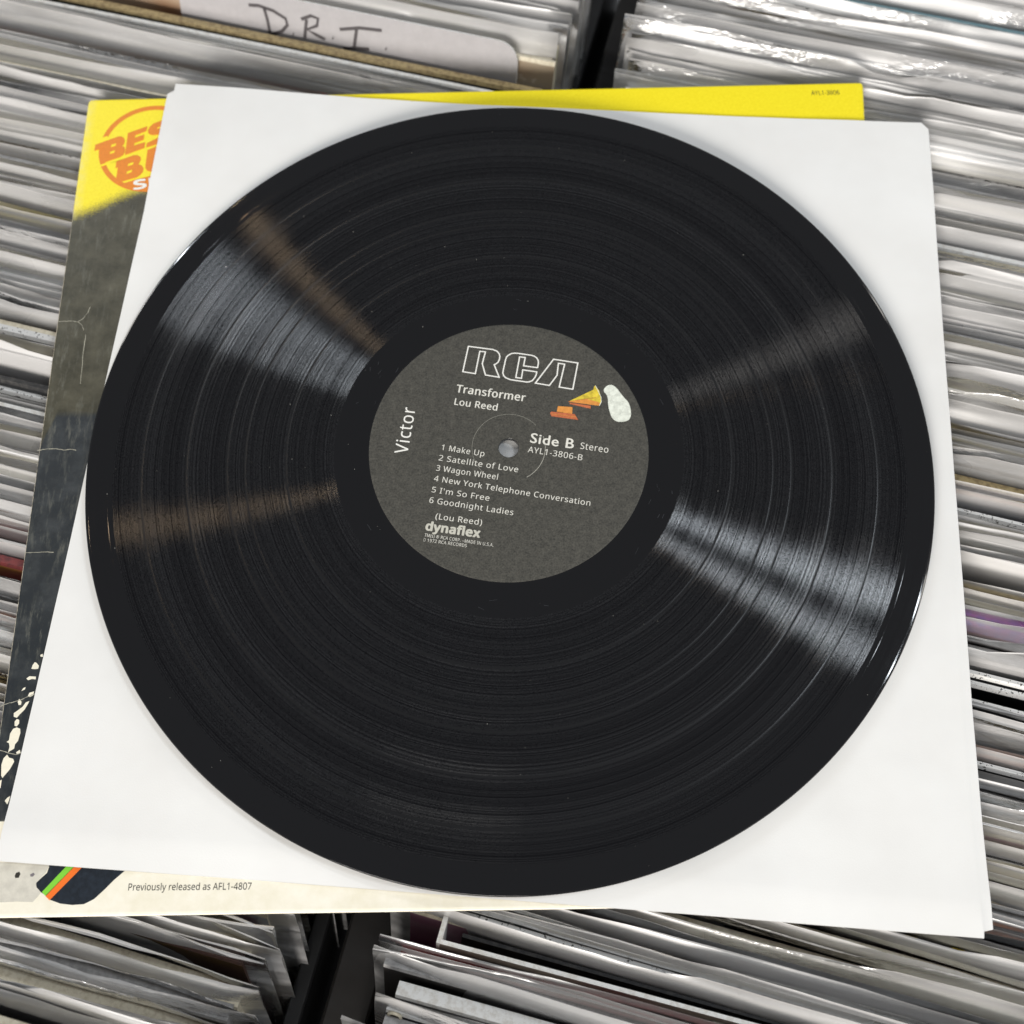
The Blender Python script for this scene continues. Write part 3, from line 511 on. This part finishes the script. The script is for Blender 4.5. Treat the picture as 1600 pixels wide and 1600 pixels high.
def open_cover(e,bow,t):
    # open-topped white gatefold: front and back boards part at the left, black record inner between them
    nu=10
    for nm,s in (('front_board',-1),('back_board',1)):
        vs=[];fs=[];fm=[]
        for i in range(nu+1):
            q=i/nu; gap=(3.6*(1-q)**1.2+.9)*s
            for y,z in ((-.7,0),(-.7,HT),(.7,HT),(.7,0)): vs.append((315*q,gap*(z/HT)+y+s*.7,z))
        for i in range(nu):
            for k in range(4):
                a=i*4+k; b=i*4+(k+1)%4; fs.append([a,a+4,b+4,b]); fm.append(1 if k==1 else 0)
        fs.append([0,1,2,3]); fs.append([nu*4+k for k in (3,2,1,0)]); fm+=[1,1]
        o=mesh(nm,vs,fs,[M_BOARD,EDGES['speck'] if s>0 else EDGES['white']],e,fm); o.color=lin((122,112,102))
    mesh('spine',[(-1.2,-5.6,0),(.4,-5.6,0),(.4,5.6,0),(-1.2,5.6,0),(-1.2,-5.6,HT-.5),(.4,-5.6,HT-.5),(.4,5.6,HT-.5),(-1.2,5.6,HT-.5)],
         [[3,2,1,0],[4,5,6,7],[0,1,5,4],[1,2,6,5],[2,3,7,6],[3,0,4,7]],EDGES['white'],e)
    o=mesh('inner_sleeve',[(6,-.6,0),(308,-.3,0),(308,.3,0),(6,.6,0),(6,-.6,HT-5),(308,-.3,HT-5),(308,.3,HT-5),(6,.6,HT-5)],
         [[3,2,1,0],[4,5,6,7],[0,1,5,4],[1,2,6,5],[2,3,7,6],[3,0,4,7]],EDGES['black'],e)
    # price sticker with bars on the front board
    sx0,sx1=88,134
    def ys(x,z): return (-(3.6*(1-x/315)**1.2+.9))*(z/HT)-1.4-.25
    def card(nm,x0,x1,z0,z1,off,mat,par):
        return mesh(nm,[(x0,ys(x0,z0)-off,z0),(x1,ys(x1,z0)-off,z0),(x1,ys(x1,z1)-off,z1),(x0,ys(x0,z1)-off,z1)],[[0,1,2,3]],mat,par)
    stck=card('price_sticker',sx0,sx1,HT-16,HT-3.2,0,simple('sticker_paper',(168,166,152),.6,.3,.05),e)
    r2=random.Random(4); x=sx0+6; k=0
    vs=[];fs=[]
    while x<sx1-14:
        w=r2.choice((.35,.35,.7,1.0)); n=len(vs)
        for (xx,zz) in ((x,HT-14.5),(x+w,HT-14.5),(x+w,HT-8.5),(x,HT-8.5)): vs.append((xx,ys(xx,zz)-.08,zz))
        fs.append([n,n+1,n+2,n+3]); x+=w+r2.choice((.35,.6,.9))
    mesh('barcode',vs,fs,M_DARKINK,stck)
def gold_blocks(e,bow,t):
    jacket_mesh(t,'black',bow,e,lin((64,60,56)))
    for x0,x1 in ((118,122),(127,142),(146,150),(153,157),(168,172),(176,178)):
        mesh('gold_lettering',[(x0,-t/2-.45,HT-4.5),(x1,-t/2-.45,HT-4.5),(x1,-t/2-.45,HT-.9),(x0,-t/2-.45,HT-.9)],[[0,1,2,3]],M_GOLD,e)
def divider_card():
    v=CARD_V; w=156; h=HT+1
    ztop=-7; e=empty('divider_card',bin_loc(-35.6-w,v-h*math.sin(LEAN),ztop-h*math.cos(LEAN))); e.rotation_euler=Euler((-LEAN,0,AX),'XYZ')
    tag(e,'white divider card with rounded corner and handwritten black letters','divider card')
    pts=[(0,0),(w,0),(w,h-9)]+[(w-9+9*math.cos(a),h-9+9*math.sin(a)) for a in [math.radians(x) for x in (15,30,45,60,75)]]+[(w-9,h),(0,h)]
    n=len(pts); vs=[(x,-.55,z) for x,z in pts]+[(x,.55,z) for x,z in pts]
    fs=[list(range(n)),[i+n for i in range(n)][::-1]]+[[i,i+n,(i+1)%n+n,(i+1)%n] for i in range(n)]
    mesh('card',vs,fs,[simple('card_face',(176,173,175),.45,.4,.04,200),EDGES['white']],e,[0,0]+[1]*n)
    for st in HAND:
        # measured stroke points are (u, height below/above the top edge) in the card plane
        pl=[(p[0]+35.6+w,h+p[1]) for p in st]
        P=[Vector(p) for p in pl]; vs=[];fs=[]
        for i in range(len(P)):
            a=P[max(0,i-1)]; b=P[min(len(P)-1,i+1)]; d=(b-a).normalized(); nn=Vector((-d.y,d.x))*.75
            vs+=[(P[i].x+nn.x,-.64,P[i].y+nn.y),(P[i].x-nn.x,-.64,P[i].y-nn.y)]
        for i in range(len(P)-1): fs.append([2*i,2*i+1,2*i+3,2*i+2])
        mesh('handwriting',vs,fs,M_MARK,e)
    return e
divider_card()
def worn_loop(e,t,x,h=HT):
    # pale crushed corner of the cover, curled over
    vs=[];fs=[];K=12;J=5
    for i in range(K):
        a=2*math.pi*i/K; cx=x+2.0*math.cos(a); cz=h-2.6+3.0*math.sin(a)
        for j in range(J):
            b=2*math.pi*j/J; r=.55
            vs.append((cx+r*math.cos(b)*math.cos(a),-t/2-.3+r*math.sin(b),cz+r*math.cos(b)*math.sin(a)))
    for i in range(K):
        for j in range(J): fs.append([i*J+j,((i+1)%K)*J+j,((i+1)%K)*J+(j+1)%J,i*J+(j+1)%J])
    mesh('crushed_corner',vs,fs,EDGES['cream'],e,smooth=True)
def fill(side,anchors,vmax,vmin,skip=()):
    binn='left bin' if side<0 else 'right bin'
    v=vmax; ai=0; last='back wall of the %s'%binn; cnt={}; used={}
    while v>vmin:
        while ai<len(anchors) and anchors[ai][1]=='card': ai+=1
        nxt=anchors[ai] if ai<len(anchors) else None
        seed=rng.uniform(0,90)
        inset=0
        if side<0 and v<-140: inset=rng.uniform(4,14)
        if side>0 and v<-150: inset=rng.uniform(-7,-2)
        if side>0 and v>170: inset=rng.uniform(-8,2)
        if nxt and v-nxt[0]<2.6:
            st=STY.get(nxt[1]); ai+=1
            v=min(v,nxt[0]+.3)
            if nxt[1]=='openwhite':
                v=-152.5; place(side,v-3,9,(0,0,0),'white',4,None,seed,'open topped white cover, dark inside, pale barcode sticker on its front',open_cover,uinset=7)
                last='open-topped white cover'; v-=9.5+2; cnt={}; continue
            face,edge,dz,flap,t,lab=st
            n=used.get(nxt[1],0); used[nxt[1]]=n+1
            total=sum(1 for a in anchors if a[1]==nxt[1])
            full=lab+' in '+binn if total==1 else '%s, %s such from the back, %s'%(lab,ORD[n],binn)
            amp=2.0 if (nxt[1] in ('brownface','bluewhite') or (v<-150 and side<0)) else 1.0
            e=place(side,v-t/2,t,face,edge,dz,flap,seed,full,gold_blocks if nxt[1]=='gold' else None,uinset=inset,amp=amp,film=M_FILM2 if nxt[1] in('yelgrey','brownface') or (side<0 and v<-140) else None)
            if edge=='white' and side>0 and (v>180 or v<-170): worn_loop(e,t,3)
            short={'whitel':'white-edged','creamband':'cream-edged'}.get(nxt[1])
            sh=SHORT.get(nxt[1],'thick charcoal cover' if nxt[1]=='charcoal' else lab)
            last=(sh if total==1 else '%s %s'%(ORD[n],sh))+(' at left' if (nxt[1] in ('charcoal','tan2','blacks','whitewide') and side<0) else '')
            cnt={}
            v-=t+rng.uniform(.8,1.6)
            if nxt[1] in ('creamedge','whitel') and flap is None: v-=1.5
            continue
        key=rng.choice(['grey','grey','grey','dgrey','dgrey','dgrey','taupe','taupe','slate','slate','mauve','mauve','creamf','brown','olive','silver','silver','black','black','rosef','redf','bluef','ochref','whitef','whitef','tealf','creamf','creamf','creamf','taupe','taupe','ochref','rosef','rosef','mauve'])
        if v<-135 and key in ('black','dgrey','brown','olive','redf','bluef','tealf','ochref'): key=rng.choice(['silver','grey','mauve'])
        if side<0 and v>178 and key in ('redf','bluef','tealf','black','dgrey','brown'): key='taupe'
        rgb,word=WORDS[key]; j=rng.uniform(.85,1.12); rgb=tuple(min(250,c*j*1.12+26) for c in rgb)
        edge=rng.choice(['grey','grey','cream','cream','cream','cream','white','tan','grey','tan'])
        t=rng.choice([2.8,3.4,4.2,5.2,6.5,7.5]); cnt[word]=cnt.get(word,0)+1
        dz=rng.uniform(-1.6,2.2); flap=rng.uniform(5,11)
        if v<-120: dz*=.4
        if side<0 and 150<v<177: dz=min(dz,-1); flap=rng.uniform(3,4.5)
        if side>0 and v<-120: flap=rng.uniform(9,17)
        if side<0 and v<-150: flap=rng.uniform(12,21)
        if rng.random()<.12: flap=None; dz+=2
        w=('bare ' if flap is None else '')+word+' cover, '+ORD[cnt[word]-1]+' '+word+' one below the '+last
        e=place(side,v-t/2,t,rgb,edge,dz,flap,seed,w,uinset=inset,amp=(2.0 if v<-150 and side<0 else 1.0),film=M_FILM2 if rng.random()<(.85 if v<-135 else .25) else None)
        if flap and side>0 and rng.random()<.35: worn_loop(e,t,3)
        v-=t+(rng.uniform(.3,1.1) if rng.random()<.88 else rng.uniform(1.5,3))
        if side<0 and CARD_V-9<v<CARD_V+2.5: v=176.4
fill(-1,ANCH_L,262,-262)
fill(1,ANCH_R,300,-250)
# ---------------------------------------------------------------- printed cover under the white sleeve
jc=empty('album_cover',(0,0,-9)); tag(jc,'yellow, dark and cream printed album cover lying under the white paper sleeve','album cover')
def rounded(poly,rad,seg=5):
    out=[]; n=len(poly)
    for i in range(n):
        p=Vector(poly[i]); a=(Vector(poly[i-1])-p).normalized(); b=(Vector(poly[(i+1)%n])-p).normalized()
        for k in range(seg+1):
            s=k/seg; out.append(tuple(p+a*rad*(1-s)**2+b*rad*s**2))
    return out
def inset(poly,d):
    cx=sum(p[0] for p in poly)/len(poly); cy=sum(p[1] for p in poly)/len(poly); out=[]
    n=len(poly)
    for i in range(n):
        a=Vector(poly[i-1]);b=Vector(poly[(i+1)%n]); t=(b-a).normalized(); nn=Vector((-t.y,t.x))
        p=Vector(poly[i]); 
        if nn.dot(Vector((cx,cy))-p)<0: nn=-nn
        out.append(tuple(p+nn*d))
    return out
def cover_body():
    o0=rounded(JACKET,2.2); zt=-5.8; rows=[(inset(o0,1.1),zt),(inset(o0,.45),zt-.12),(o0,zt-.7),(o0,zt-1.5),(inset(o0,.7),zt-1.7),(o0,zt-1.95),(o0,zt-2.9),(inset(o0,.5),zt-3.2)]
    n=len(o0); vs=[];fs=[];fm=[]
    for r,z in rows: vs+=[(x,y,z+9) for x,y in r]
    a=sum(o0[i][0]*o0[(i+1)%n][1]-o0[(i+1)%n][0]*o0[i][1] for i in range(n)); s=1 if a>0 else -1
    fs.append(list(range(n))[::s]); fm.append(0)
    for k in range(len(rows)-1):
        for i in range(n):
            q=[k*n+i,(k+1)*n+i,(k+1)*n+(i+1)%n,k*n+(i+1)%n]; fs.append(q if s>0 else q[::-1]); fm.append(0 if k==0 else 1)
    b=(len(rows)-1)*n; fs.append([b+i for i in range(n)][::-s]); fm.append(1)
    return mesh('cover_board',vs,fs,[M_COVER,M_WORN],jc,fm)
cover_body()
ZJ=3.2
def jslab(nm,poly,mat,lv=1): return slab(nm,poly,ZJ+.004,ZJ+.03*lv,mat,jc)
cx,cy,cr=RING
ring=[]
for k in range(97):
    a=2*math.pi*k/96; ring.append((cx+(cr-1.05)*math.cos(a),cy+(cr-1.05)*math.sin(a)))
ribbon('badge_ring',ring,2.1,ZJ+.03,M_ORANGE,jc)
for c in CUTS: jslab('badge_cut',c,M_YEL,2)
for k in ('b1','e','s','s2','b2','u'): jslab('badge_letter',BADGE[k],M_ORANGE,3)
for h_ in BADGE_HOLES: jslab('letter_counter',h_,M_YEL,4)
jslab('badge_segment',BADGE['seg'],M_ORANGE,2)
text('badge_lettering','SERIES',SERIES[0],SERIES[1],4.2,ZJ+.12,M_LOGOINK,jc,'fat')
for b_ in BLOBS: jslab('cream_splash',b_,M_CREAM,1)
jslab('grey_figure',FIG['grey'],M_GREYPR,1); jslab('dark_figure',FIG['body'],M_NAVY,2)
jslab('green_stripe',FIG['green'],M_GREEN,3); jslab('orange_stripe',FIG['orange'],M_ORPR,4)
jslab('dark_spot',FIG['dot1'],M_DARKINK,2); jslab('grey_spot',FIG['dot2'],simple('grey_spot_print',(120,114,118),.5,.3),2)
r3=random.Random(5)
for c in CREASE:
    pts=[]
    for i in range(len(c)-1):
        for k in range(4):
            s=k/4; pts.append((c[i][0]*(1-s)+c[i+1][0]*s+r3.uniform(-.12,.12),c[i][1]*(1-s)+c[i+1][1]*s+r3.uniform(-.12,.12)))
    pts.append(tuple(c[-1])); ribbon('crease',pts,.24,ZJ+.05,M_CREASE,jc,rnd=r3)
for s,a,b,h in JACKET_TXT: text('printed_lettering',s,a,b,h,ZJ+.06,M_DARKINK,jc,'regular')

# ---------------------------------------------------------------- white paper inner sleeve
sl=empty('paper_sleeve',(0,0,-5.6)); tag(sl,'plain white paper inner sleeve lying under the black record','paper sleeve')
def resample(pl,ts):
    P=[Vector(p) for p in pl]; L=[0]
    for i in range(1,len(P)): L.append(L[-1]+(P[i]-P[i-1]).length)
    out=[]
    for t in ts:
        d=t*L[-1]; i=0
        while i<len(P)-2 and L[i+1]<d: i+=1
        s=(d-L[i])/max(1e-9,L[i+1]-L[i]); out.append(P[i].lerp(P[i+1],min(1,max(0,s))))
    return out
def params(pl):
    P=[Vector(p) for p in pl]; L=[0]
    for i in range(1,len(P)): L.append(L[-1]+(P[i]-P[i-1]).length)
    return [x/L[-1] for x in L]
def paper(name,z0,grow,seed,th=.14):
    top,bot,lef,rig=SLEEVE['top'],SLEEVE['bottom'],SLEEVE['left'],SLEEVE['right']
    def ts(a,b,n):
        s=set(round(x,5) for x in params(a)+params(b))|set(round(i/n,5) for i in range(n+1)); s=sorted(s); o=[s[0]]
        for x in s[1:]:
            if x-o[-1]>.0004: o.append(x)
        o[-1]=1.0; return o
    us=ts(top,bot,56); vv=ts(lef,rig,56)
    T=resample(top,us);B=resample(bot,us);Lf=resample(lef,vv);R=resample(rig,vv)
    c00,c10,c01,c11=T[0],T[-1],B[0],B[-1]; nu,nv=len(us),len(vv); vs=[]
    for j,v in enumerate(vv):
        for i,u in enumerate(us):
            p=T[i]*(1-v)+B[i]*v+Lf[j]*(1-u)+R[j]*u-(c00*(1-u)*(1-v)+c10*u*(1-v)+c01*(1-u)*v+c11*u*v)
            r=p.length
            z=z0+5.6+1.25*(1-math.exp(-(r/55)**2))*nz(p.x*.011+seed,p.y*.011)+.22*min(1,max(0,(v-.955)/.012))-.3*min(1,max(0,(v-.967)/.03))+.18*nz(p.x*.05,p.y*.05+seed)+1.35*math.exp(-(r/38)**2)-.5*max(-1,min(1,(p.x*-.6+p.y*.8)/4.5))*math.exp(-(r/7)**2)
            e=min(u,1-u,v,1-v)
            z-=.35*math.exp(-(e/.02)**2)*.6
            # dog-eared lower left corner, slightly lifted lower right
            dl=(p-c01).length; z+=.9*math.exp(-(dl/16)**2)
            if grow: p=p+Vector((grow*.5,-grow*.3))
            vs.append((p.x,p.y,z))
    n=nu*nv; vs2=vs+[(x,y,z-th) for x,y,z in vs]; fs=[]
    for j in range(nv-1):
        for i in range(nu-1):
            a=j*nu+i; fs.append([a,a+nu,a+nu+1,a+1]); fs.append([a+n,a+n+1,a+nu+1+n,a+nu+n])
    for i in range(nu-1):
        fs.append([i,i+1,i+1+n,i+n]); a=(nv-1)*nu+i; fs.append([a+1,a,a+n,a+1+n])
    for j in range(nv-1):
        a=j*nu; fs.append([a+nu,a,a+n,a+nu+n]); a=j*nu+nu-1; fs.append([a,a+nu,a+nu+n,a+n])
    return mesh(name,vs2,fs,M_PAPER,sl,smooth=False)
fp=paper('front_panel',-4.5,0,1.3); bp=paper('back_panel',-5.0,.5,1.3)
for o in (fp,bp):
    me=o.data; me.polygons.foreach_set('use_smooth',[True]*len(me.polygons))
    me.set_sharp_from_angle(angle=math.radians(40))

# ---------------------------------------------------------------- the record
rec=empty('vinyl_record',(0,0,0)); tag(rec,'glossy black vinyl record with a dark grey printed centre label','vinyl record')
def lathe(name,prof,mats,parent,seg=360,fm=None,warp=True):
    # short support segments beside every bend keep the flats optically flat
    P2=[];F2=[]
    for i in range(len(prof)-1):
        a,b=prof[i],prof[i+1]; L_=math.hypot(b[0]-a[0],b[1]-a[1]); P2.append(a); q=fm[i] if fm else 0
        if L_>.24:
            k=.06/L_; P2+= [(a[0]+(b[0]-a[0])*k,a[1]+(b[1]-a[1])*k),(b[0]+(a[0]-b[0])*k,b[1]+(a[1]-b[1])*k)]; F2+=[q,q,q]
        else: F2.append(q)
    P2.append(prof[-1]); prof,fm=P2,F2
    vs=[];fs=[];mi=[]
    for r,z in prof:
        for k in range(seg):
            a=2*math.pi*k/seg; dz=(.10*math.sin(2*a+.6)+.06*math.sin(3*a+2))*(r/150)**2 if warp else 0
            vs.append((r*math.cos(a),r*math.sin(a),z+dz))
    n=len(prof)
    for i in range(n-1):
        for k in range(seg):
            fs.append([i*seg+k,(i+1)*seg+k,(i+1)*seg+(k+1)%seg,i*seg+(k+1)%seg]); mi.append(fm[i] if fm else 0)
    return mesh(name,vs,fs,mats,parent,mi,smooth=True)
prof=[(3.62,-1.75),(3.62,-.22),(3.8,-.12),(49.9,-.12),(50.15,-.12),(50.3,-.15),(50.9,-.19),(51.2,-.197),(52.9,-.197),(53.0,-.21),(53.1,-.197),(57.0,-.2),(57.08,-.22),(57.16,-.2),(61.9,-.2),(62.1,-.215),(62.5,-.205)]
mi=[0]*(len(prof)-1)
r=62.5
def track(to):
    global r
    prof.append((to,-.205)); mi.append(1); r=to
def sep(c):
    for rr,zz in ((c-.30,-.208),(c-.14,-.235),(c+.14,-.235),(c+.30,-.208),(c+.4,-.205)): prof.append((rr,zz)); mi.append(2)
for c in (79.6,94.2,100.6,115.0,130.9):
    k=int((c-r)/4)+1; r0=r
    for q in range(1,k+1): track(r0+(c-.42-r0)*q/k)
    sep(c); r=c+.4
track(135.5); track(139.0); track(141.2)
for rr,zz in ((141.5,-.2),(142.9,-.197),(143.0,-.21),(143.1,-.195),(145.9,-.185),(146.3,-.165),(147.0,-.155),(149.6,-.155),(150.1,-.2),(150.5,-.36),(150.8,-.7),(150.85,-1.0),(150.6,-1.35),(149.6,-1.62),(147,-1.8),(142,-1.7),(64,-1.7),(51,-1.72),(50,-1.75),(3.62,-1.75)):
    prof.append((rr,zz)); mi.append(0)
lathe('disc',prof,[M_GLOSS,M_GROOVE,simple('vinyl_land',(15,15,17),.27,.5)],rec,420,mi)
lab=lathe('centre_label',[(3.7,-.11),(3.72,-.02),(12.9,-.02),(13.05,.03),(13.2,.03),(13.35,-.02),(49.5,-.02),(49.9,-.06),(50.0,-.11)],[M_LABEL],rec,256,None,False)
r4=random.Random(3)
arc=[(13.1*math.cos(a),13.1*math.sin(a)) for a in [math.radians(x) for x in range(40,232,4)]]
ribbon('painted_ring_glint',arc,.12,.05,simple('ring_glint',(150,148,138),.4,.4),lab)  # glint painted as a pale arc on the raised pressing ring
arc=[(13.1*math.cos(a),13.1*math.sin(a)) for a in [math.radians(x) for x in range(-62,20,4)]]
ribbon('painted_ring_glint',arc,.16,.05,simple('ring_glint',(186,184,172),.4,.4),lab)  # second painted glint, paler, on the lower right of the ring
for s,a,b,h,w in LABEL_TEXT:
    m_=M_LOGOINK if s=='Victor' else (M_GREYINK if w in('fat',) else M_WHITEINK)
    text('label_lettering',s,a,b,h,.06,m_,lab,w,space=1.07,face='plain' if s=='Side B' else 'grotesque')
for pl in LOGO: ribbon('logo_letter',pl,.46,.06,M_LOGOINK,lab,closed=True)
P_=PICTURE
slab('picture_base',P_['base'],0,.06,M_RUSTPIC,lab); slab('picture_box',P_['box'],0,.08,M_OCHRE,lab)
slab('picture_rod',P_['rod'],0,.06,M_RUSTPIC,lab)
def chaikin(p,n=2):
    for _ in range(n):
        q=[]
        for i in range(len(p)):
            a,b=p[i],p[(i+1)%len(p)]; q+=[(a[0]*.75+b[0]*.25,a[1]*.75+b[1]*.25),(a[0]*.25+b[0]*.75,a[1]*.25+b[1]*.75)]
        p=q
    return p
slab('picture_cone',P_['horn'],0,.09,M_GOLD,lab)
pp=chaikin(P_['patch'],3); slab('picture_patch',pp,0,.06,M_PALE,lab)
H=P_['horn']
def mid(a,b,t): return (a[0]+(b[0]-a[0])*t,a[1]+(b[1]-a[1])*t)
slab('picture_cone_shade',[H[0],mid(H[0],H[8],.97),mid(H[8],H[7],.6),mid(H[0],H[7],.9),mid(H[0],H[6],.55)],.02,.11,M_OCHRE,lab)
ribbon('picture_cone_rim',[H[4],mid(H[4],H[6],.5),H[6],H[7],H[8]],.22,.13,M_PALE,lab)
ribbon('picture_cone_line',[H[0],mid(H[0],H[6],.85)],.14,.125,M_RUSTPIC,lab)
ribbon('picture_base_line',[mid(P_['base'][1],P_['base'][4],.5),mid(P_['base'][2],P_['base'][3],.5)],.16,.08,M_OCHRE,lab)
# run-out etching and handling scratches in the blank band round the label
M_SCR=simple('scratch_glint',(62,64,68),.3,.5)
for q in range(22):
    a0=r4.uniform(0,6.28) if q<10 else r4.choice((-.55,2.55))+r4.uniform(-.25,.25); rr=r4.uniform(51.8,60.5); da=r4.uniform(.008,.05); tw=r4.uniform(-.9,.9)
    ribbon('scratch',[((rr+tw*k/3)*math.cos(a0+da*k/3),(rr+tw*k/3)*math.sin(a0+da*k/3)) for k in range(4)],r4.choice((.05,.07,.1)),-.17,M_SCR,rec)
# dust and lint on the vinyl
vs=[];fs=[]
for i in range(140):
    a=r4.uniform(0,2*math.pi); rr=r4.uniform(54,149); s=r4.choice((.05,.06,.08,.10,.15)) ; x,y=rr*math.cos(a),rr*math.sin(a); z=-.2 if rr<141 else .0
    n=len(vs); 
    for k in range(5):
        b=2*math.pi*k/5+a; q=s*r4.uniform(.6,1.4); vs.append((x+q*math.cos(b),y+q*math.sin(b),z+.02))
    vs.append((x,y,z+s*.7))
    for k in range(5): fs.append([n+k,n+(k+1)%5,n+5])
d=mesh('dust_specks',vs,fs,M_DUST,rec); d['kind']='stuff'
